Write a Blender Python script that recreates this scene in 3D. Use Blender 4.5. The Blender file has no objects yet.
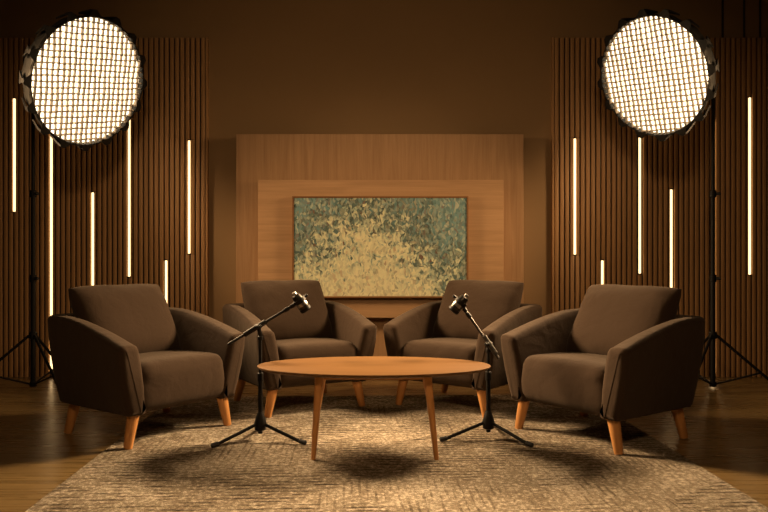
import bpy, bmesh, math, random
from mathutils import Vector, Matrix
random.seed(7)
C = bpy.context.scene.collection
SC = bpy.context.scene

# ------------------------------------------------------------------ camera, world, lights, exposure
cam_d = bpy.data.cameras.new('camera')
cam_d.lens = 33.75; cam_d.sensor_width = 36.0; cam_d.clip_start = 0.05
cam = bpy.data.objects.new('camera', cam_d); C.objects.link(cam)
cam.location = (0, 0, 1.0); cam.rotation_euler = (math.pi/2, 0, 0)
SC.camera = cam
SC.view_settings.view_transform = 'Standard'
SC.view_settings.look = 'None'
SC.view_settings.gamma = 1.0
SC.view_settings.use_curve_mapping = False
SC.view_settings.exposure = 1.3
SC.cycles.use_denoising = True
SC.cycles.max_bounces = 6
SC.cycles.sample_clamp_indirect = 6.0

w = bpy.data.worlds.new('world'); SC.world = w; w.use_nodes = True
w.node_tree.nodes['Background'].inputs[0].default_value = (1.0, 0.62, 0.34, 1)
w.node_tree.nodes['Background'].inputs[1].default_value = 0.0

SOFT_COL, SOFT_E, SOFT_W = (1.0, 0.78, 0.50), 1.5, 36.0      # the two softboxes: cloth colour, cloth glow, lamp watts
LED_COL, LED_E = (1.0, 0.66, 0.31), 1.05        # strips in the slat panels

def spot(name, loc, aim, power, deg, blend, rad, col):
    d = bpy.data.lights.new(name, 'SPOT'); d.energy = power; d.spot_size = math.radians(deg)
    d.spot_blend = blend; d.shadow_soft_size = rad; d.color = col
    o = bpy.data.objects.new(name, d); C.objects.link(o); o.location = loc
    o.rotation_euler = (Vector(aim) - Vector(loc)).to_track_quat('-Z', 'Y').to_euler()
    return o
WARM = (1.0, 0.62, 0.30)
spot('wall_wash_lamp', (-3.0, 4.3, 2.2), (0.2, 5.8, 0.95), 135, 58, 0.95, 0.36, WARM)
spot('wall_wash_lamp', (3.0, 4.3, 2.2), (-0.2, 5.8, 0.95), 135, 58, 0.95, 0.36, WARM)
# added fill spot, unseen, above and behind the camera, to lift the whole set
spot('overhead_fill_spot', (0, -0.8, 3.45), (0, 5.6, 0.75), 118, 66, 1.0, 0.35, WARM)

# ------------------------------------------------------------------ materials
def new_mat(name):
    m = bpy.data.materials.new(name); m.use_nodes = True
    nt = m.node_tree; return m, nt, nt.nodes['Principled BSDF']
def N(nt, typ, **kw):
    n = nt.nodes.new(typ)
    for k, v in kw.items(): setattr(n, k, v)
    return n
def coords(nt, scale, kind='Object', rot=(0, 0, 0)):
    tc = N(nt, 'ShaderNodeTexCoord'); mp = N(nt, 'ShaderNodeMapping')
    mp.inputs['Scale'].default_value = scale; mp.inputs['Rotation'].default_value = rot
    nt.links.new(tc.outputs[kind], mp.inputs['Vector']); return mp.outputs['Vector']
def noise(nt, vec, scale, detail=4, rough=.55, dist=0.0):
    n = N(nt, 'ShaderNodeTexNoise'); n.inputs['Scale'].default_value = scale
    n.inputs['Detail'].default_value = detail; n.inputs['Roughness'].default_value = rough
    n.inputs['Distortion'].default_value = dist
    nt.links.new(vec, n.inputs['Vector']); return n.outputs['Fac']
def ramp(nt, fac, stops):
    r = N(nt, 'ShaderNodeValToRGB'); e = r.color_ramp.elements
    while len(e) < len(stops): e.new(.5)
    for el, (p, c) in zip(e, stops): el.position = p; el.color = (*c, 1)
    nt.links.new(fac, r.inputs['Fac']); return r.outputs['Color']
def mix(nt, fac, a, b, mode='MIX'):
    m = N(nt, 'ShaderNodeMix', data_type='RGBA', blend_type=mode)
    for sock, v in ((m.inputs['Factor'], fac), (m.inputs[6], a), (m.inputs[7], b)):
        if hasattr(v, 'links'): nt.links.new(v, sock)
        elif isinstance(v, tuple): sock.default_value = (*v, 1)
        else: sock.default_value = v
    return m.outputs[2]
def math_(nt, op, a, b=0.0, c=0.0):
    m = N(nt, 'ShaderNodeMath', operation=op)
    for i, v in enumerate((a, b, c)):
        if hasattr(v, 'links'): nt.links.new(v, m.inputs[i])
        else: m.inputs[i].default_value = v
    return m.outputs[0]
def bump(nt, b, fac, strength, dist=0.01):
    n = N(nt, 'ShaderNodeBump'); n.inputs['Strength'].default_value = strength
    n.inputs['Distance'].default_value = dist
    nt.links.new(fac, n.inputs['Height']); nt.links.new(n.outputs['Normal'], b.inputs['Normal'])
def plain(name, col, rough=.5, metal=0.0, spec=.5):
    m, nt, b = new_mat(name)
    b.inputs['Base Color'].default_value = (*col, 1); b.inputs['Roughness'].default_value = rough
    b.inputs['Metallic'].default_value = metal; b.inputs['Specular IOR Level'].default_value = spec
    v = coords(nt, (1, 1, 1)); f = noise(nt, v, 60, 3)
    c = mix(nt, f, tuple(x*.85 for x in col), tuple(min(1, x*1.15) for x in col))
    nt.links.new(c, b.inputs['Base Color'])
    return m
def wood(name, dark, light, axis, rough=.45, fine=1.0, spec=.4):
    m, nt, b = new_mat(name)
    s = [14.0*fine]*3; s['xyz'.index(axis)] = .9
    v = coords(nt, tuple(s))
    f = noise(nt, v, 1.6, 6, .62, .6)
    s2 = [70.0*fine]*3; s2['xyz'.index(axis)] = 1.6
    f2 = noise(nt, coords(nt, tuple(s2)), 1.5, 3, .6)
    g = math_(nt, 'ADD', math_(nt, 'MULTIPLY', f, .65), math_(nt, 'MULTIPLY', f2, .35))
    nt.links.new(ramp(nt, g, [(.30, dark), (.68, light)]), b.inputs['Base Color'])
    b.inputs['Roughness'].default_value = rough; b.inputs['Specular IOR Level'].default_value = spec
    bump(nt, b, g, .12, .002)
    return m
def emit(name, col, e):
    m, nt, b = new_mat(name)
    b.inputs['Base Color'].default_value = (.8, .8, .8, 1)
    b.inputs['Emission Color'].default_value = (*col, 1); b.inputs['Emission Strength'].default_value = e
    return m

M = {}
M['black'] = plain('black_metal', (.006, .0055, .005), .5, 0.0, .18)
M['rubber'] = plain('black_rubber', (.010, .010, .010), .7)
M['chrome'] = plain('worn_chrome', (.30, .28, .26), .3, 1.0)
M['gunmetal'] = plain('dark_gloss_metal', (.045, .041, .037), .34, 1.0)
M['softshell'] = plain('black_nylon', (.008, .0075, .007), .6, 0.0, .3)
M['gridcloth'] = plain('grid_cloth', (.46, .40, .33), .8, 0.0, .1)
M['soft'] = emit('softbox_diffuser_cloth', SOFT_COL, SOFT_E)
M['led'] = emit('led_diffuser', LED_COL, LED_E)
M['oak_v'] = wood('veneer_vertical_grain', (.29, .168, .082), (.44, .270, .145), 'z', .5)
M['oak_h'] = wood('veneer_horizontal_grain', (.36, .215, .110), (.52, .325, .180), 'x', .5)
M['slat'] = wood('slat_walnut', (.30, .165, .070), (.46, .265, .120), 'z', .5)
M['slat_back'] = plain('slat_felt_backing', (.022, .015, .010), .9)
M['table'] = wood('table_oak', (.105, .048, .0125), (.155, .076, .022), 'x', .5, .8, .2)
M['leg'] = wood('leg_beech', (.46, .20, .060), (.60, .29, .10), 'z', .4)
M['pframe'] = wood('frame_wood', (.20, .095, .035), (.30, .15, .06), 'x', .4)

# upholstery
m, nt, b = new_mat('taupe_upholstery')
v = coords(nt, (1, 1, 1))
big = noise(nt, v, 5, 3); fine = noise(nt, v, 420, 2, .7)
sx = noise(nt, coords(nt, (700, 90, 90)), 1, 2); sz = noise(nt, coords(nt, (90, 90, 700)), 1, 2)
weave = math_(nt, 'ADD', math_(nt, 'MULTIPLY', sx, .5), math_(nt, 'MULTIPLY', sz, .5))
c = mix(nt, weave, (.025, .0145, .0083), (.052, .0315, .0190))
c = mix(nt, math_(nt, 'MULTIPLY', big, .35), c, (.036, .022, .0135))
nt.links.new(c, b.inputs['Base Color'])
b.inputs['Roughness'].default_value = .9; b.inputs['Specular IOR Level'].default_value = .15
b.inputs['Sheen Weight'].default_value = .1; b.inputs['Sheen Roughness'].default_value = .5
b.inputs['Sheen Tint'].default_value = (.9, .75, .6, 1)
h = math_(nt, 'ADD', math_(nt, 'MULTIPLY', weave, .25), math_(nt, 'MULTIPLY', noise(nt, v, 9, 3, .5, .4), 2.2))
bump(nt, b, h, .35, .01)
M['fabric'] = m

# wall paint
m, nt, b = new_mat('brown_wall_paint')
v = coords(nt, (1, 1, 1))
nt.links.new(mix(nt, noise(nt, v, 3, 4), (.25, .158, .075), (.28, .178, .086)), b.inputs['Base Color'])
b.inputs['Roughness'].default_value = .75; bump(nt, b, noise(nt, v, 220, 2), .06, .002)
M['wall'] = m
M['dark_wall'] = plain('dark_studio_paint', (.05, .036, .024), .9)
M['ceiling'] = plain('dark_ceiling_paint', (.03, .024, .018), .95)

# plank floor: boards run along X
m, nt, b = new_mat('oak_plank_floor')
v = coords(nt, (1, 1, 1))
br = N(nt, 'ShaderNodeTexBrick'); nt.links.new(v, br.inputs['Vector'])
br.offset = .37; br.inputs['Scale'].default_value = 1.0
br.inputs['Brick Width'].default_value = 1.7; br.inputs['Row Height'].default_value = .145
br.inputs['Mortar Size'].default_value = .0014; br.inputs['Mortar Smooth'].default_value = .2
br.inputs['Color1'].default_value = (.0, 0, 0, 1); br.inputs['Color2'].default_value = (1, 1, 1, 1)
br.inputs['Mortar'].default_value = (.5, .5, .5, 1)
g = noise(nt, coords(nt, (.9, 17, 17)), 1.8, 6, .62, .7)
base = ramp(nt, g, [(.3, (.13, .084, .031)), (.7, (.26, .170, .066))])
base = mix(nt, math_(nt, 'MULTIPLY', br.outputs['Color'], .35), base, (.17, .105, .042))
base = mix(nt, br.outputs['Fac'], base, (.07, .04, .018))
nt.links.new(base, b.inputs['Base Color'])
nt.links.new(math_(nt, 'ADD', math_(nt, 'MULTIPLY', g, .12), .22), b.inputs['Roughness'])
b.inputs['Specular IOR Level'].default_value = .5
bump(nt, b, math_(nt, 'SUBTRACT', math_(nt, 'MULTIPLY', g, .3), br.outputs['Fac']), .12, .002)
M['floor'] = m

# distressed rug
m, nt, b = new_mat('distressed_rug_pile')
v = coords(nt, (1, 1, 1))
patch = noise(nt, v, 2.1, 6, .65, .6)
sp = N(nt, 'ShaderNodeSeparateXYZ'); nt.links.new(v, sp.inputs[0])
def rows(axis, freq, dash_scale):
    jit = math_(nt, 'MULTIPLY', noise(nt, v, 2.5, 2), 5.0)
    sn = math_(nt, 'SINE', math_(nt, 'ADD', math_(nt, 'MULTIPLY', sp.outputs[axis], freq), jit))
    line = ramp(nt, math_(nt, 'ADD', math_(nt, 'MULTIPLY', sn, .5), .5), [(.10, (1, 1, 1)), (.42, (0, 0, 0))])
    dash = ramp(nt, noise(nt, coords(nt, dash_scale), 1.0, 3, .65), [(.46, (0, 0, 0)), (.54, (1, 1, 1))])
    return math_(nt, 'MULTIPLY', line, dash)
dirm = ramp(nt, noise(nt, v, 1.3, 2), [(.52, (0, 0, 0)), (.56, (1, 1, 1))])
streak = mix(nt, dirm, rows('Y', 150.0, (7, 34, 5)), math_(nt, 'MULTIPLY', rows('X', 190.0, (30, 5, 5)), .55))
worn = ramp(nt, noise(nt, v, 2.6, 4, .6), [(.46, (1, 1, 1)), (.62, (.25, .25, .25))])
streak = math_(nt, 'MULTIPLY', streak, worn)
fleck = ramp(nt, noise(nt, coords(nt, (46, 46, 46)), 1.0, 6, .85), [(.44, (0, 0, 0)), (.62, (1, 1, 1))])
tone = math_(nt, 'ADD', math_(nt, 'MULTIPLY', patch, .70), math_(nt, 'MULTIPLY', fleck, .46))
tone = math_(nt, 'SUBTRACT', math_(nt, 'ADD', tone, .17), math_(nt, 'MULTIPLY', streak, .42))
cc = ramp(nt, tone, [(.18, (.045, .033, .023)), (.44, (.19, .148, .102)), (.68, (.37, .30, .215)), (.92, (.78, .69, .56))])
nt.links.new(cc, b.inputs['Base Color'])
b.inputs['Roughness'].default_value = .95; b.inputs['Specular IOR Level'].default_value = .1
bump(nt, b, tone, .9, .014)
M['rug'] = m
M['rug_edge'] = plain('rug_binding', (.20, .15, .10), .95)

# abstract painted canvas: a plain dabbed colour field
m, nt, b = new_mat('dabbed_paint_canvas')
v0 = coords(nt, (1, 1, 1))
wob = N(nt, 'ShaderNodeTexNoise'); wob.inputs['Scale'].default_value = 14; nt.links.new(v0, wob.inputs['Vector'])
vm = N(nt, 'ShaderNodeVectorMath', operation='MULTIPLY_ADD')
nt.links.new(wob.outputs['Color'], vm.inputs[0]); vm.inputs[1].default_value = (.06, .0, .06); nt.links.new(v0, vm.inputs[2])
vv = vm.outputs[0]
vo = N(nt, 'ShaderNodeTexVoronoi'); vo.inputs['Scale'].default_value = 70
mp = N(nt, 'ShaderNodeMapping'); mp.inputs['Scale'].default_value = (1.0, 0.02, .6); nt.links.new(vv, mp.inputs['Vector'])
nt.links.new(mp.outputs['Vector'], vo.inputs['Vector'])
sep = N(nt, 'ShaderNodeSeparateXYZ'); nt.links.new(vv, sep.inputs[0])
rnd = N(nt, 'ShaderNodeSeparateColor'); nt.links.new(vo.outputs['Color'], rnd.inputs[0])
n1 = noise(nt, vv, 3.2, 4, .6, .3); n2 = noise(nt, vv, 16, 4, .7)
side = math_(nt, 'ABSOLUTE', math_(nt, 'ADD', sep.outputs['X'], .08))
dk = math_(nt, 'ADD', math_(nt, 'MULTIPLY', side, .55), math_(nt, 'MULTIPLY', sep.outputs['Z'], .75))
dk = math_(nt, 'ADD', dk, math_(nt, 'ADD', math_(nt, 'MULTIPLY', n1, .75), math_(nt, 'MULTIPLY', n2, .75)))
dk = math_(nt, 'ADD', dk, math_(nt, 'MULTIPLY', rnd.outputs[0], .32))
field = ramp(nt, math_(nt, 'MULTIPLY', dk, .55), [(.44, (.88, .86, .58)), (.56, (.74, .78, .54)), (.61, (.36, .50, .42)), (.66, (.045, .085, .075)), (.80, (.16, .33, .36))])
acc = ramp(nt, rnd.outputs[1], [(.05, (.30, .11, .05)), (.10, (.10, .22, .20)), (.2, (.85, .82, .60)), (.80, (.035, .05, .045)), (.95, (.78, .80, .55))])
field = mix(nt, math_(nt, 'MULTIPLY', rnd.outputs[2], .55), field, acc)
nt.links.new(field, b.inputs['Base Color']); b.inputs['Roughness'].default_value = .55
bump(nt, b, vo.outputs['Distance'], .15, .004)
M['canvas'] = m

# ------------------------------------------------------------------ mesh helpers
def finish(name, bm, mat, parent=None, angle=38, mats=None):
    bmesh.ops.remove_doubles(bm, verts=bm.verts, dist=1e-5)
    bmesh.ops.recalc_face_normals(bm, faces=bm.faces)
    for f in bm.faces: f.smooth = True
    lim = math.radians(angle)
    for e in bm.edges:
        e.smooth = not (len(e.link_faces) == 2 and e.calc_face_angle(0) > lim)
    me = bpy.data.meshes.new(name); bm.to_mesh(me); bm.free()
    for mm in (mats or [mat]): me.materials.append(mm)
    o = bpy.data.objects.new(name, me); C.objects.link(o)
    if parent: o.parent = parent
    return o
def thing(name, label, cat, loc=(0, 0, 0), rz=0.0, group=None):
    o = bpy.data.objects.new(name, None); C.objects.link(o); o.empty_display_size = .1
    o.location = loc; o.rotation_euler = (0, 0, rz); o['label'] = label; o['category'] = cat
    if group: o['group'] = group
    return o
def tag(o, label, cat, group=None):
    o['label'] = label; o['category'] = cat
    if group: o['group'] = group
    return o
def box(bm, x0, x1, y0, y1, z0, z1, bev=0.0, seg=2):
    t = bmesh.new(); bmesh.ops.create_cube(t, size=1)
    for vv in t.verts: vv.co = Vector(((x0+x1)/2+vv.co.x*(x1-x0), (y0+y1)/2+vv.co.y*(y1-y0), (z0+z1)/2+vv.co.z*(z1-z0)))
    if bev: bmesh.ops.bevel(t, geom=t.edges[:], offset=bev, segments=seg, profile=.5, affect='EDGES')
    merge(bm, t)
def merge(bm, t):
    me = bpy.data.meshes.new('tmp'); t.to_mesh(me); t.free(); bm.from_mesh(me); bpy.data.meshes.remove(me)
def frame_of(d):
    d = d.normalized(); a = Vector((0, 0, 1)) if abs(d.z) < .9 else Vector((1, 0, 0))
    u = d.cross(a).normalized(); return u, d.cross(u).normalized()
def tube(bm, p, q, r0, r1=None, seg=16, rings=None):
    """capped tapered tube; rings = [(t, r), ...] along p..q overrides the radii"""
    p, q = Vector(p), Vector(q); r1 = r0 if r1 is None else r1
    u, v = frame_of(q-p); rings = rings or [(0, r0), (1, r1)]
    prev = None; loops = []
    for t, r in rings:
        c = p.lerp(q, t)
        loops.append([bm.verts.new(c+(u*math.cos(a)+v*math.sin(a))*r) for a in [2*math.pi*i/seg for i in range(seg)]])
    for A, B in zip(loops, loops[1:]):
        for i in range(seg): bm.faces.new((A[i], A[(i+1) % seg], B[(i+1) % seg], B[i]))
    bm.faces.new(loops[0][::-1]); bm.faces.new(loops[-1])
def capt(bm, p, q, r, b=.002, seg=16):
    L = (Vector(q)-Vector(p)).length; e = min(.45, b/L)
    tube(bm, p, q, r, seg=seg, rings=[(0, r-b), (e, r), (1-e, r), (1, r-b)])
def rbox(hx, hy, hz, r, n=14):
    """rounded box of half sizes as a grid mesh"""
    bm = bmesh.new(); bmesh.ops.create_cube(bm, size=2)
    bmesh.ops.subdivide_edges(bm, edges=bm.edges[:], cuts=n, use_grid_fill=True)
    for vv in bm.verts:
        p = vv.co
        s = lambda t: math.copysign(abs(t)**.75, t)          # crowd the grid towards the edges
        p = Vector((s(p.x)*hx, s(p.y)*hy, s(p.z)*hz))
        c = Vector((max(-hx+r, min(hx-r, p.x)), max(-hy+r, min(hy-r, p.y)), max(-hz+r, min(hz-r, p.z))))
        dd = p-c
        vv.co = c+dd.normalized()*r if dd.length > 1e-6 else p
    return bm
def copy_thing(root, loc, rz, label):
    r = root.copy(); C.objects.link(r); r.location = loc; r.rotation_euler = (0, 0, rz); r['label'] = label
    for ch in list(root.children):
        c = ch.copy(); C.objects.link(c); c.parent = r
        for g in ch.children:
            gg = g.copy(); C.objects.link(gg); gg.parent = c
    return r
def struct(o):
    o['kind'] = 'structure'; return o

# ------------------------------------------------------------------ the setting
WY = 5.97
bm = bmesh.new(); box(bm, -5, 5, -3, 6.12, -.1, 0); struct(finish('floor', bm, M['floor']))
bm = bmesh.new(); box(bm, -5, 5, -3, 6.12, 3.7, 3.8); struct(finish('ceiling', bm, M['ceiling']))
bm = bmesh.new(); box(bm, -5, 5, WY, 6.12, 0, 3.7); struct(finish('wall_back', bm, M['wall']))
bm = bmesh.new(); box(bm, -5.12, -5, -3, 6.12, 0, 3.7); struct(finish('wall_left', bm, M['dark_wall']))
bm = bmesh.new(); box(bm, 5, 5.12, -3, 6.12, 0, 3.7); struct(finish('wall_right', bm, M['dark_wall']))
bm = bmesh.new(); box(bm, -5, 5, -3.12, -3, 0, 3.7); struct(finish('wall_front', bm, M['dark_wall']))
# thin dark joints in the wall above the right-hand slats
for i, px in enumerate((722.5, 744, 760)):
    x = (px-384)/720*WY
    bm = bmesh.new(); box(bm, x-.008, x+.008, WY-.006, WY+.002, 2.81, 3.7)
    struct(finish('trim_%d' % (i+1), bm, M['slat_back']))

# slat panels: felt backing (own mesh of the part), the row of ribs, end strip
FY = 5.93; PITCH = .0428; SW = .0315
LEDX = {}
def slat_panel(x0, x1, label, leds, inner):
    t = thing('slat_wall_panel', label, 'wall panel', ((x0+x1)/2, FY, 0), 0, 'ribbed wood slat wall panels')
    ox = (x0+x1)/2
    bm = bmesh.new(); box(bm, x0-ox, x1-ox, .022, WY-FY, 0, 2.80)
    finish('felt_backing', bm, M['slat_back'], t)
    bm = bmesh.new(); n = int((x1-x0)/PITCH)
    for i in range(n):
        c = (inner - (i+.5)*PITCH) if inner == x1 else (inner + (i+.5)*PITCH)
        a0, a1 = c-SW/2, c+SW/2
        hit = [l for l in leds if l[0]-.0135 < a1 and l[0]+.0135 > a0]   # the light sits in a slot cut in the ribs
        cuts = sorted({0.0, 2.80, *[q for l in hit for q in (l[1]-.004, l[2]+.004)]})
        for za, zb in zip(cuts, cuts[1:]):
            xs = [(a0, a1)]
            for l in hit:
                if l[1]-.005 <= za and zb <= l[2]+.005:
                    xs = [p for u, v in xs for p in ((u, min(v, l[0]-.0135)), (max(u, l[0]+.0135), v)) if p[1]-p[0] > .003]
            for u, v in xs: box(bm, u-ox, v-ox, 0, .023, za, zb, min(.005, (v-u)*.3), 2)
    finish('rib_row', bm, M['slat'], t)
    s = .018 if inner == x1 else -.018
    bm = bmesh.new(); box(bm, min(inner-ox, inner-ox+s), max(inner-ox, inner-ox+s), 0, WY-FY, 0, 2.80, .002, 1)
    finish('end_strip', bm, M['slat'], t)
    return t
def px2x(px, Y=FY): return (px-384)/720*Y
def py2z(py, Y=FY): return 1-(py-256)/720*Y
L_ = [(14, 98, 212, 'led strip light nearest the left edge of the photo, left of the stand pole'),
      (51, 120, 373, 'very long led strip light running down behind the left chair, right of the stand pole'),
      (92.5, 192, 318, 'led strip light whose lower end hides behind the left chair cushion'),
      (129, 118, 277, 'long led strip light whose top hides behind the left softbox'),
      (166, 260, 326, 'shortest led strip light on the left panel, low behind the left chair'),
      (189, 140, 254, 'led strip light closest to the wood centre wall on the left panel')]
R_ = [(575, 138, 255, 'led strip light closest to the wood centre wall on the right panel'),
      (602.5, 260, 326, 'shortest led strip light on the right panel, low behind the right chair'),
      (640, 118, 274, 'long led strip light whose top hides behind the right softbox'),
      (671.5, 189, 322, 'led strip light whose lower end hides behind the right chair cushion'),
      (712.9, 120, 373, 'long led strip light hidden behind the pole of the right light stand'),
      (750, 97, 275, 'led strip light nearest the right edge of the photo, right of the stand pole')]
prep = lambda A: [(px2x(p), py2z(y1), py2z(y0), lab) for p, y0, y1, lab in A]
xl, xr = px2x(205.5), px2x(554.3)
LL, RR = prep(L_), prep(R_)
slat_panel(-4.6, xl, 'tall dark ribbed wood slat panel left of the wood centre wall', LL, xl)
slat_panel(xr, 4.6, 'tall dark ribbed wood slat panel right of the wood centre wall', RR, xr)
for l in LL+RR:
    c = LEDX.get(l[3], l[0])
    t = thing('led_strip_light', l[3], 'light strip', (c, FY, l[1]), 0, 'vertical led strips set in the slat panels')
    H = l[2]-l[1]
    bm = bmesh.new(); box(bm, -.0085, .0085, -.001, .012, .004, H-.004, .003, 2); finish('diffuser', bm, M['led'], t)
    bm = bmesh.new(); box(bm, -.0125, .0125, .0125, .0215, 0, H)
    box(bm, -.0125, .0125, -.001, .0125, -.004, .003); box(bm, -.0125, .0125, -.001, .0125, H-.003, H+.004)
    finish('channel', bm, M['black'], t)

# wood centre wall: tall panel with vertical grain and a raised panel with horizontal grain
OY, IY, TY = 5.80, 5.70, 5.648
ox0, ox1, oz = px2x(236, OY), px2x(523.5, OY), py2z(134, OY)
ix0, ix1, iz1, iz0 = px2x(258, IY), px2x(503.5, IY), py2z(180, IY), py2z(318, IY)
t = thing('wood_feature_wall', 'pale wood veneer centre wall panel behind the framed painting', 'wall panel', ((ox0+ox1)/2, OY, 0))
cx = (ox0+ox1)/2
bm = bmesh.new(); box(bm, ox0-cx, ox1-cx, 0, WY-OY, 0, oz, .003, 1); finish('tall_panel', bm, M['oak_v'], t)
bm = bmesh.new(); box(bm, ix0-cx, ix1-cx, IY-OY, .002, iz0, iz1, .003, 1); finish('raised_panel', bm, M['oak_h'], t)

# framed painting
px0, px1, pz1, pz0 = px2x(292, TY), px2x(468.5, TY), py2z(196, TY), py2z(298, TY)
pc = ((px0+px1)/2, TY, (pz0+pz1)/2); hw, hh = (px1-px0)/2, (pz1-pz0)/2
t = thing('framed_painting', 'wide framed painting of dabbed green and cream paint on the wood centre wall', 'painting', pc)
bm = bmesh.new(); fw = .014; dd = IY-TY
for a in (-1, 1):
    box(bm, a*hw-(fw if a > 0 else 0), a*hw+(fw if a < 0 else 0), 0, dd, -hh, hh, .002, 1)
    box(bm, -hw+fw, hw-fw, 0, dd, a*hh-(fw if a > 0 else 0), a*hh+(fw if a < 0 else 0), .002, 1)
finish('frame', bm, M['pframe'], t)
bm = bmesh.new(); box(bm, -hw+fw, hw-fw, .008, dd, -hh+fw, hh-fw); finish('canvas', bm, M['canvas'], t)

# rug
RT = .006
bm = bmesh.new(); box(bm, -1.457, 1.457, -1.80, 1.80, 0, RT, .002, 1)
o = finish('area_rug', bm, M['rug']); o.location = (.04, 3.335, 0); o.rotation_euler = (0, 0, math.radians(2.2)); tag(o, 'large distressed beige and brown rug under the chairs and table', 'rug')

# ------------------------------------------------------------------ armchair (front = -Y)
def u_path(w_f, w_b, f, b, r, nside=10, narc=9, nback=9):
    """points of a U from right front round the back to left front, with outward normals"""
    P = []
    for i in range(nside):
        k = i/nside; P.append((Vector((w_f+(w_b-w_f)*k, f+(b-r-f)*k)), Vector((1, 0))))
    for i in range(narc):
        a = (math.pi/2)*i/narc; P.append((Vector((w_b-r+r*math.cos(a), b-r+r*math.sin(a))), Vector((math.cos(a), math.sin(a)))))
    for i in range(nback+1):
        k = i/nback; P.append((Vector((w_b-r-2*(w_b-r)*k, b)), Vector((0, 1))))
    L = [(Vector((-p.x, p.y)), Vector((-n.x, n.y))) for p, n in P[:nside+narc]]
    return P + L[::-1]
def shell_mesh():
    bm = bmesh.new()
    top = u_path(.424, .418, -.335, .420, .080); bot = u_path(.350, .366, -.312, .362, .07)
    Z0 = .168
    def sect(pt, n, pb, nb):
        y = pt.y
        k = max(0, min(1, (y+.36)/.60)); h = .538+.125*(1-(1-k)**1.5)
        th = .118-.018*k
        o_t = Vector((pt.x, pt.y, h)); i_t = Vector((pt.x-n.x*th, pt.y-n.y*th, h-.004))
        o_b = Vector((pb.x, pb.y, Z0)); i_b = Vector((pb.x-nb.x*.105, pb.y-nb.y*.10, Z0))
        n3 = Vector((n.x, n.y, 0)); pts = []
        rb, ro, ri = .022, .030, .042
        def corner(c, a, b2, r, seg):
            da, db = (a-c).normalized(), (b2-c).normalized()
            ang = da.angle(db); tl = r/math.tan(ang/2)
            ctr = c+(da+db).normalized()*(r/math.sin(ang/2))
            s, e = c+da*tl-ctr, c+db*tl-ctr
            return [ctr+s.slerp(e, i/seg) if False else ctr+((s*(1-i/seg)+e*(i/seg)).normalized()*r) for i in range(seg+1)]
        pts += corner(o_b, i_b, o_t, rb, 3)
        for kk in (.25, .5, .75):                              # outer face, very slightly full
            q = o_b.lerp(o_t, kk); pts.append(q+n3*.010*math.sin(math.pi*kk))
        pts += corner(o_t, o_b, i_t, ro, 5)
        m_ = (o_t+i_t)/2; pts.append(m_+Vector((0, 0, .003)))
        pts += corner(i_t, o_t, i_b, ri, 5)
        for kk in (.3, .6): pts.append(i_t.lerp(i_b, kk)+n3*-.008*math.sin(math.pi*kk))
        pts += corner(i_b, i_t, o_b, .01, 2)
        return pts
    rings = [sect(a, an, b, bn) for (a, an), (b, bn) in zip(top, bot)]
    def capped(ring, rad=.036, seg=5):
        m_ = len(ring); out = []
        area = sum(ring[k].x*ring[(k+1) % m_].z-ring[(k+1) % m_].x*ring[k].z for k in range(m_))
        sg = 1 if area < 0 else -1
        for i in range(1, seg+1):
            a = (math.pi/2)*i/seg; ins = rad*(1-math.cos(a)); fw = rad*math.sin(a); nr = []
            for k, p in enumerate(ring):
                d = ring[(k+1) % m_]-ring[k-1]; nn = Vector((d.z, 0, -d.x)).normalized()*sg
                nr.append(p+nn*ins+Vector((0, -fw, 0)))
            out.append(nr)
        return out
    first = capped(rings[0])[::-1]; last = capped(rings[-1])
    allr = first+rings+last
    V = [[bm.verts.new(p) for p in r] for r in allr]
    n = len(V[0])
    for A, B in zip(V, V[1:]):
        for i in range(n): bm.faces.new((A[i], A[(i+1) % n], B[(i+1) % n], B[i]))
    bm.faces.new(V[0]); bm.faces.new(V[-1][::-1])
    return bm
def seat_mesh():
    hx, hy, hz = .292, .340, .133
    bm = rbox(hx, hy, hz, .070, 20)
    for v in bm.verts:
        p = v.co; kx = 1-(p.x/hx)**2; ky = 1-(p.y/hy)**2
        if p.z > 0: p.z += .018*max(0, kx)**.6*max(0, ky)**.6*(p.z/hz)
        k = (p.z+hz)/(2*hz)                                    # 0 bottom .. 1 top
        if p.y < 0: p.y -= (.012*max(0, kx)*math.sin(math.pi*max(0, min(1, k))) )*(-p.y/hy) - .012*(1-k)*(-p.y/hy)
        p.x *= .985+.085*max(0, min(1, (.72-k)/.25))
        if p.z > 0: p.z -= .030*max(0, (p.y+hy)/(2*hy))
        p.y += -.010; p.z += .168+hz
    return bm
def pillow_mesh(W=.625, H=.50, T=.225, n=34):
    bm = bmesh.new(); idx = {}
    def P(u, v, s):
        e = max(0, (1-abs(u)**3.2)*(1-abs(v)**3.2))**.50
        x = W/2*u*(1-.05*(1-v*v)*abs(u)**3); z = H/2*v*(1-.045*(1-u*u)*abs(v)**3)
        t = T/2*e*(1-.14*v)
        q = 1-.055*(u*v)**4; x *= q; z *= q
        wr = .004*math.sin(9*u+5*v*v)*e*(1-e)*2 + .003*math.sin(13*v-4*u)*e*(1-e)*2
        return Vector((x, s*(t+wr), z))
    for s in (-1, 1):
        for i in range(n+1):
            for j in range(n+1):
                f = lambda k: math.sin((2*k/n-1)*math.pi/2)*.45+(2*k/n-1)*.55
                idx[s, i, j] = bm.verts.new(P(f(i), f(j), s))
        for i in range(n):
            for j in range(n):
                bm.faces.new((idx[s, i, j], idx[s, i+1, j], idx[s, i+1, j+1], idx[s, i, j+1]))
    bmesh.ops.remove_doubles(bm, verts=bm.verts, dist=1e-5)
    return bm
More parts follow.
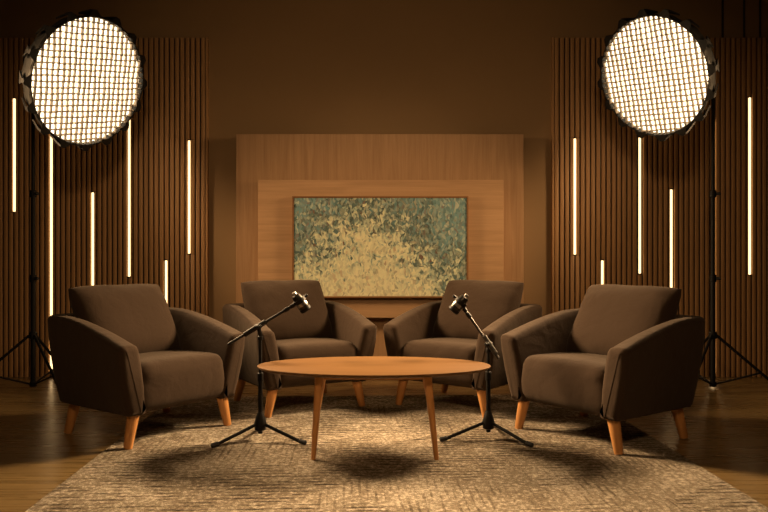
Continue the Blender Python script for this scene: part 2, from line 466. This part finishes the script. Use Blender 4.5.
def make_armchair(label):
    t = thing('armchair', label, 'armchair', group='four matching brown armchairs')
    finish('arm_and_back_shell', shell_mesh(), M['fabric'], t, 60)
    finish('seat', seat_mesh(), M['fabric'], t, 60)
    o = finish('back_cushion', pillow_mesh(), M['fabric'], t, 75)
    o.location = (0, .190, .606); o.rotation_euler = (math.radians(-30), 0, 0)
    # piping round the cushion edge
    for fx in (-1, 1):
        for fy in (-1, 1):
            tx, ty = fx*.290, (-.285 if fy < 0 else .275)
            fxx, fyy = fx*.330, (-.2925 if fy < 0 else .2925)
            bm = bmesh.new(); tube(bm, (fxx, fyy, 0), (tx, ty, .185), .023, .033, 20,
                                   [(0, .020), (.015, .0225), (1, .033)])
            for v in bm.verts: v.co.z = max(0, v.co.z)
            finish('leg', bm, M['leg'], t)
    return t
def heading(fx, fy): return math.atan2(fy, fx)+math.pi/2       # local -Y towards (fx, fy)
spots = [((-1.352, 4.148), (.795, -.608), 'brown armchair at the left edge of the rug, nearest the left softbox stand'),
         ((1.212, 4.052), (-.805, -.592), 'brown armchair at the right edge of the rug, nearest the right softbox stand'),
         ((-.578, 4.856), (.50, -.866), 'brown armchair behind the left microphone stand, left of the painting centre'),
         ((.535, 4.86), (-.59, -.807), 'brown armchair behind the right microphone stand, right of the painting centre')]
proto = None; CH_N = 0
for (x, y), (fx, fy), lab in spots:
    if proto is None:
        ch = proto = make_armchair(lab); ch.location = (x, y, RT); ch.rotation_euler = (0, 0, heading(fx, fy))
    else: ch = copy_thing(proto, (x, y, RT), heading(fx, fy), lab)
    for c in ch.children:                                      # cushions are not all set down alike
        if c.name.startswith('back_cushion'): c.location.x += {0: -.024, 1: .034, 2: .022, 3: .028}[CH_N]
    CH_N += 1
    ch.scale = (1.025, 1, 1) if 'right edge' in lab else (1, 1, 1)
    R = Matrix.Rotation(heading(fx, fy), 3, 'Z')
    for c in ch.children:                                      # a leg that stands off the rug reaches the floor
        if c.name.startswith('leg'):
            i = [k for k in c.data.vertices if k.co.z < .001]
            q = R @ (sum((k.co for k in i), Vector())/len(i)) + Vector((x, y, 0))
            c.location.z = 0 if (abs(q.x-.04+.038*(q.y-3.335)) < 1.44 and q.y < 5.10) else -RT

# ------------------------------------------------------------------ coffee table
TX, TYc, TZ = -.052, 3.735, .435
t = thing('coffee_table', 'oval oak coffee table on four tapered legs in the middle of the rug', 'table', (TX, TYc, RT))
a_, b_ = .604, .322
bm = bmesh.new(); prof = [(-.030, -.021), (-.012, -.015), (-.003, -.008), (0, -.004), (-.001, -.001), (-.004, 0)]
SEG = 96; loops = []
for ins, dz in prof:
    loops.append([bm.verts.new(((a_+ins)*math.cos(2*math.pi*i/SEG), (b_+ins)*math.sin(2*math.pi*i/SEG), TZ-RT+dz)) for i in range(SEG)])
for A, B in zip(loops, loops[1:]):
    for i in range(SEG): bm.faces.new((A[i], A[(i+1) % SEG], B[(i+1) % SEG], B[i]))
bm.faces.new(loops[0][::-1]); bm.faces.new(loops[-1])
finish('tabletop', bm, M['table'], t, 30)
bm = bmesh.new()
for sy in (-1, 1): box(bm, -.27, .27, sy*.15-.012, sy*.15+.012, TZ-RT-.050, TZ-RT-.018)
for sx in (-1, 1): box(bm, sx*.265-.012, sx*.265+.012, -.15, .15, TZ-RT-.050, TZ-RT-.018)
finish('under_frame', bm, M['leg'], t)
for (fx, fy, tx, ty) in ((-.293, -.223, -.268, -.165), (.308, -.223, .266, -.165), (-.338, .243, -.268, .165), (.335, .243, .266, .165)):
    bm = bmesh.new(); tube(bm, (fx, fy, 0), (tx, ty, TZ-RT-.015), .0115, .022, 18, [(0, .010), (.006, .0115), (1, .022)])
    for v in bm.verts: v.co.z = max(0, v.co.z)
    finish('leg', bm, M['leg'], t)

# ------------------------------------------------------------------ microphone stands and microphones
def mic_stand(label, base, boom_pts, ang0, pole_top, mic_dir, miclabel, knob_side):
    bx, by = base
    t = thing('microphone_stand', label, 'microphone stand', (bx, by, RT), 0, 'short boom microphone stands')
    R = .281
    for k in range(3):
        a = ang0+k*2*math.pi/3; d = Vector((math.cos(a), math.sin(a), 0))
        bm = bmesh.new(); capt(bm, d*.022+Vector((0, 0, .088)), d*(R-.028)+Vector((0, 0, .014)), .0090, .002, 12)
        lg = finish('leg', bm, M['black'], t)
        bm = bmesh.new(); capt(bm, d*(R-.040)+Vector((0, 0, .0185)), d*R+Vector((0, 0, .0125)),   .0125, .003, 14)
        finish('rubber_foot', bm, M['rubber'], lg)
    bm = bmesh.new(); tube(bm, (0, 0, .050), (0, 0, .150), .02, seg=20, rings=[(0, .018), (.06, .030), (.40, .034), (.72, .025), (1, .015)])
    for k in range(3):
        a = ang0+k*2*math.pi/3; d = Vector((math.cos(a), math.sin(a), 0))
        tube(bm, d*.006+Vector((0, 0, .095)), d*.034+Vector((0, 0, .082)), .012, .010, 10)
    finish('tripod_hub', bm, M['black'], t)
    bm = bmesh.new(); capt(bm, (0, 0, .035), (0, 0, .33), .0125, seg=14); capt(bm, (0, 0, .30), (0, 0, pole_top), .0095, seg=14)
    finish('pole', bm, M['black'], t)
    bm = bmesh.new(); capt(bm, (0, 0, .315), (0, 0, .365), .0165, .003, 16)
    finish('height_clutch', bm, M['black'], t)
    bm = bmesh.new(); capt(bm, (0, 0, pole_top-.045), (0, 0, pole_top-.022), .0155, .003, 16)
    finish('pole_collar', bm, M['black'], t)
    A, B, Cc, D = [Vector(p) for p in boom_pts]          # rear end, sleeve start, sleeve end, front end (local)
    pv = Vector((0, 0, pole_top))
    bm = bmesh.new(); capt(bm, A, D, .0078, .001, 12); finish('boom_arm', bm, M['black'] if knob_side < 0 else M['gunmetal'], t)
    bm = bmesh.new(); capt(bm, B, Cc, .0142, .002, 14); finish('boom_sleeve', bm, M['black'] if knob_side < 0 else M['gunmetal'], t)
    u = (D-A).normalized(); sd = u.cross(Vector((0, 0, 1))).normalized()
    near = A+u*((pv-A).dot(u))
    bm = bmesh.new(); tube(bm, pv-Vector((0, 0, .022)), near+Vector((0, 0, .004)), .011, .012, 14)
    capt(bm, near-sd*.022, near+sd*.022, .0135, .003, 16)
    for s in (-1, 1): capt(bm, near+sd*s*.022+u*.0, near+sd*s*.034, .009, .002, 10)
    finish('boom_pivot', bm, M['black'], t)
    # clip at the end of the boom
    md = Vector(mic_dir).normalized(); K = 1.28
    mc = D+u*.030
    up = (Vector((0, 0, 1))-md*md.z).normalized()
    bm = bmesh.new()
    capt(bm, D-u*.075, D-u*.046, .0125, .002, 12); capt(bm, D-u*.034, D-u*.010, .012, .002, 12)
    capt(bm, D-u*.060-up*.022, D-u*.060+up*.022, .007, .0015, 10)
    u_, v_ = frame_of(md); lps = []
    for rr, tt in ((.0262, -.012), (.0300, -.012), (.0300, .004), (.0262, .004)):
        lps.append([bm.verts.new(mc+(md*tt+(u_*math.cos(2*math.pi*i/28)+v_*math.sin(2*math.pi*i/28))*rr)*K) for i in range(28)])
    for A2, B2 in zip(lps, lps[1:]+lps[:1]):
        for i in range(28): bm.faces.new((A2[i], A2[(i+1) % 28], B2[(i+1) % 28], B2[i]))
    capt(bm, mc-md*.005+up*.037, mc-md*.005+up*.056, .008, .002, 12)
    finish('microphone_clip', bm, M['black'], t)
    # the microphone itself
    wm = Vector((bx, by, RT))+mc
    g = thing('microphone', miclabel, 'microphone', wm, 0, 'short dark microphones')
    bm = bmesh.new(); tube(bm, -md*.036*K, md*.034*K, .02, seg=28, rings=[(0, .014*K), (.06, .019*K), (.3, .0225*K), (.95, .0245*K), (1, .0235*K)])
    finish('body', bm, M['gunmetal'], g)
    bm = bmesh.new(); tube(bm, md*.0335*K, md*.052*K, .02, seg=28, rings=[(0, .0255*K), (.25, .0262*K), (.7, .0255*K), (.92, .021*K), (1, .015*K)])
    finish('grille', bm, M['black'], g)
    bm = bmesh.new(); tube(bm, md*.008*K, md*.022*K, .0256*K, .0256*K, 28); finish('ring', bm, M['chrome'], g)
    bm = bmesh.new(); capt(bm, -md*.048*K, -md*.034*K, .0095*K, .002, 14); finish('connector', bm, M['chrome'], g)
    return t
def loc_pt(px, py, Y, base):
    return ((px-384)/720*Y-base[0], Y-base[1], 1-(py-256)/720*Y-RT)
b1 = (-.668, 3.890)
mic_stand('black microphone stand left of the coffee table, boom rising to the right', b1,
          [loc_pt(228, 344.5, 3.79, b1), loc_pt(244, 335, 3.838, b1), loc_pt(266, 321.5, 3.908, b1), loc_pt(295.5, 304, 3.99, b1)],
          math.radians(97), .585, (.52, .15, -.75), 'dark microphone on the boom of the left microphone stand', -1)
b2 = (.569, 3.925)
mic_stand('black microphone stand at the right end of the coffee table, boom rising to the left', b2,
          [loc_pt(499, 359, 3.88, b2), loc_pt(496, 354, 3.892, b2), loc_pt(484, 336, 3.942, b2), loc_pt(463, 307, 4.03, b2)],
          math.radians(76), .512, (-.62, .05, -.70), 'dark microphone on the boom of the right microphone stand', 1)

# ------------------------------------------------------------------ light stands and softboxes
def light_stand(label, x, y, top, angs):
    t = thing('light_stand', label, 'light stand', (x, y, 0), 0, 'black tripod light stands')
    bm = bmesh.new()
    capt(bm, (0, 0, .025), (0, 0, .84), .0185, seg=18); capt(bm, (0, 0, .80), (0, 0, 1.48), .0155, seg=18); capt(bm, (0, 0, 1.44), (0, 0, top), .0125, seg=18)
    finish('pole', bm, M['black'], t)
    for z in (.83, 1.47):
        bm = bmesh.new(); capt(bm, (0, 0, z-.028), (0, 0, z+.028), .0245, .004, 18)
        k_ = finish('clamp_collar', bm, M['black'], t)
        bm = bmesh.new(); capt(bm, (.018, -.012, z), (.050, -.022, z), .012, .003, 12); finish('knob', bm, M['rubber'], k_)
    bm = bmesh.new(); capt(bm, (0, 0, .375), (0, 0, .425), .030, .005, 18); finish('leg_hub', bm, M['black'], t)
    bm = bmesh.new(); capt(bm, (0, 0, .012), (0, 0, .05), .026, .004, 18); finish('brace_hub', bm, M['black'], t)
    R = .46
    for a in angs:
        d = Vector((math.cos(math.radians(a)), math.sin(math.radians(a)), 0))
        p, q = d*.025+Vector((0, 0, .40)), d*R+Vector((0, 0, .013))
        bm = bmesh.new(); capt(bm, p, q, .0105, .002, 12); lg = finish('leg', bm, M['black'], t)
        bm = bmesh.new(); capt(bm, q-(q-p).normalized()*.03, q+d*.006, .0128, .003, 12); finish('rubber_foot', bm, M['rubber'], lg)
        m_ = p.lerp(q, .70)
        bm = bmesh.new(); capt(bm, d*.02+Vector((0, 0, .032)), m_, .007, .001, 10); finish('brace', bm, M['black'], t)
    return t
def softbox(label, center, az, tilt, R, side):
    """front disc at center; axis points az degrees from -Y (towards +X when side = 1), tilt degrees down"""
    a, b = math.radians(az), math.radians(tilt)
    ax = Vector((side*math.sin(a)*math.cos(b), -math.cos(a)*math.cos(b), -math.sin(b)))
    t = thing('studio_softbox', label, 'softbox', center, 0, 'round gridded softboxes')
    upv = (Vector((0, 0, 1))-ax*ax.z).normalized(); rt = upv.cross(ax).normalized()
    roll = math.radians(11 if side > 0 else -5); rt, upv = rt*math.cos(roll)+upv*math.sin(roll), upv*math.cos(roll)-rt*math.sin(roll)
    t.rotation_euler = Matrix((rt, upv, ax)).transposed().to_euler()   # local +Z = out of the front, +Y up
    NR = 16
    # shell: 16 gored panels
    bm = bmesh.new(); loops = []; SG = NR*4
    prof = [(.012, R+.004), (0, R+.012), (-.02, R+.012), (-.10, R*.97), (-.20, R*.86), (-.29, R*.69), (-.36, R*.47), (-.40, R*.24), (-.405, .07)]
    for z, r in prof:
        lp = []
        for i in range(SG):
            th = 2*math.pi*i/SG; ph = (i % 4)/4
            sc = 1-.030*math.sin(math.pi*ph)*(1 if z < -.01 else .25)
            lp.append(bm.verts.new((r*sc*math.cos(th), r*sc*math.sin(th), z)))
        loops.append(lp)
    inner = [bm.verts.new((v.co.x*.985, v.co.y*.985, v.co.z)) for v in loops[0]]
    deep = [bm.verts.new((v.co.x*.975, v.co.y*.975, -.03)) for v in loops[0]]
    seq = [deep, inner]+loops
    for A, B in zip(seq, seq[1:]):
        for i in range(SG): bm.faces.new((A[i], A[(i+1) % SG], B[(i+1) % SG], B[i]))
    bm.faces.new(loops[-1])
    finish('shell', bm, M['softshell'], t, 50)
    # pocket tabs that hold the rod ends
    for i in range(NR):
        th = 2*math.pi*i/NR; e = Vector((math.cos(th), math.sin(th), 0)); f = Vector((-math.sin(th), math.cos(th), 0))
        bm = bmesh.new(); vs = []
        for (rr, ww, z) in ((R+.006, .045, .014), (R+.045, .016, .004), (R+.040, .016, -.030), (R+.004, .045, -.11)):
            vs.append([bm.verts.new(e*rr+f*s*ww+Vector((0, 0, z))) for s in (-1, 1)])
            vs[-1] += [bm.verts.new(e*(rr-.012)+f*s*ww+Vector((0, 0, z))) for s in (1, -1)]
        for A, B in zip(vs, vs[1:]):
            for k in range(4): bm.faces.new((A[k], A[(k+1) % 4], B[(k+1) % 4], B[k]))
        bm.faces.new(vs[0]); bm.faces.new(vs[-1])
        finish('rod_pocket', bm, M['softshell'], t, 30)
    # diffuser cloth: shallow dome behind the grid
    bm = bmesh.new(); lp0 = [bm.verts.new(((R-.012)*math.cos(2*math.pi*i/64), (R-.012)*math.sin(2*math.pi*i/64), -.026)) for i in range(64)]
    bm.faces.new(lp0); finish('diffuser', bm, M['soft'], t)
    # fabric egg-crate grid
    bm = bmesh.new(); n = 22; pitch = 2*R/n; rg = R-.006; z0, z1, tk = -.016, GRID_D, .0034
    rnd_ = random.Random(3 if side > 0 else 5)
    for ax_i in (0, 1):
        for k in range(1, n):
            p = -R+k*pitch; half = math.sqrt(max(0, rg*rg-p*p)); m_ = max(4, int(2*half/.05))
            ph = rnd_.random()*6; am = .0022
            rows = []
            for j in range(m_+1):
                s = -half+2*half*j/m_; off = am*math.sin(s*23+ph)+am*.6*math.sin(s*61+2*ph); zz = .003*math.sin(s*17+ph)
                quad = []
                for (dt, zc) in ((-tk, z0), (tk, z0), (tk, z1+zz), (-tk, z1+zz)):
                    q = (p+off+dt, s) if ax_i == 0 else (s, p+off+dt)
                    quad.append(bm.verts.new((q[0], q[1], zc)))
                rows.append(quad)
            for A, B in zip(rows, rows[1:]):
                for c in range(4): bm.faces.new((A[c], A[(c+1) % 4], B[(c+1) % 4], B[c]))
    finish('grid', bm, M['gridcloth'], t, 30)
    # the lamp's own light, narrowed by the egg-crate grid
    ld = bpy.data.lights.new('softbox_lamp', 'AREA'); ld.shape = 'DISK'; ld.size = 2*(R-.02)
    ld.energy = SOFT_W; ld.color = (1.0, 0.665, 0.355); ld.spread = math.radians(74)
    lo = bpy.data.objects.new('softbox_lamp', ld); C.objects.link(lo); lo.parent = t
    lo.location = (0, 0, .016); lo.rotation_euler = (math.pi, 0, 0)
    # mount ring, lamp body, bracket
    bm = bmesh.new(); capt(bm, (0, 0, -.44), (0, 0, -.40), .085, .006, 28); finish('mount_ring', bm, M['black'], t)
    bm = bmesh.new(); capt(bm, (0, 0, -.70), (0, 0, -.44), .062, .008, 24); finish('lamp_body', bm, M['black'], t)
    return t, ax
GRID_D = .006
SY = 5.45
for side, pole_px, (dpx, dpy), Yd, az, tilt, R, s in ((1, 33, (90, 82.5), 5.02, 61, 20, .447, 'left'), (-1, 712.9, (652.5, 77), 5.05, 56, 22, .420, 'right')):
    c = Vector(((dpx-384)/720*Yd, Yd, 1-(dpy-256)/720*Yd))
    sb, ax = softbox('large round glowing gridded softbox high on the %s' % s, c, az, tilt, R, side)
    px_ = (pole_px-384)/720*SY
    back = c-ax*.58
    light_stand('black tripod light stand on the %s holding the glowing round softbox' % s, px_, SY, back.z-.06, (200, 320, 80) if side > 0 else (345, 105, 225))
    # yoke between pole top and lamp body
    bm = bmesh.new()
    capt(bm, (px_, SY, back.z-.12), (px_, SY, back.z-.02), .020, .004, 16)
    tube(bm, Vector((px_, SY, back.z-.03)), back, .014, .014, 12)
    y_ = finish('yoke', bm, M['black'])
    y_.parent = sb; bpy.context.view_layer.update(); y_.matrix_parent_inverse = sb.matrix_world.inverted()
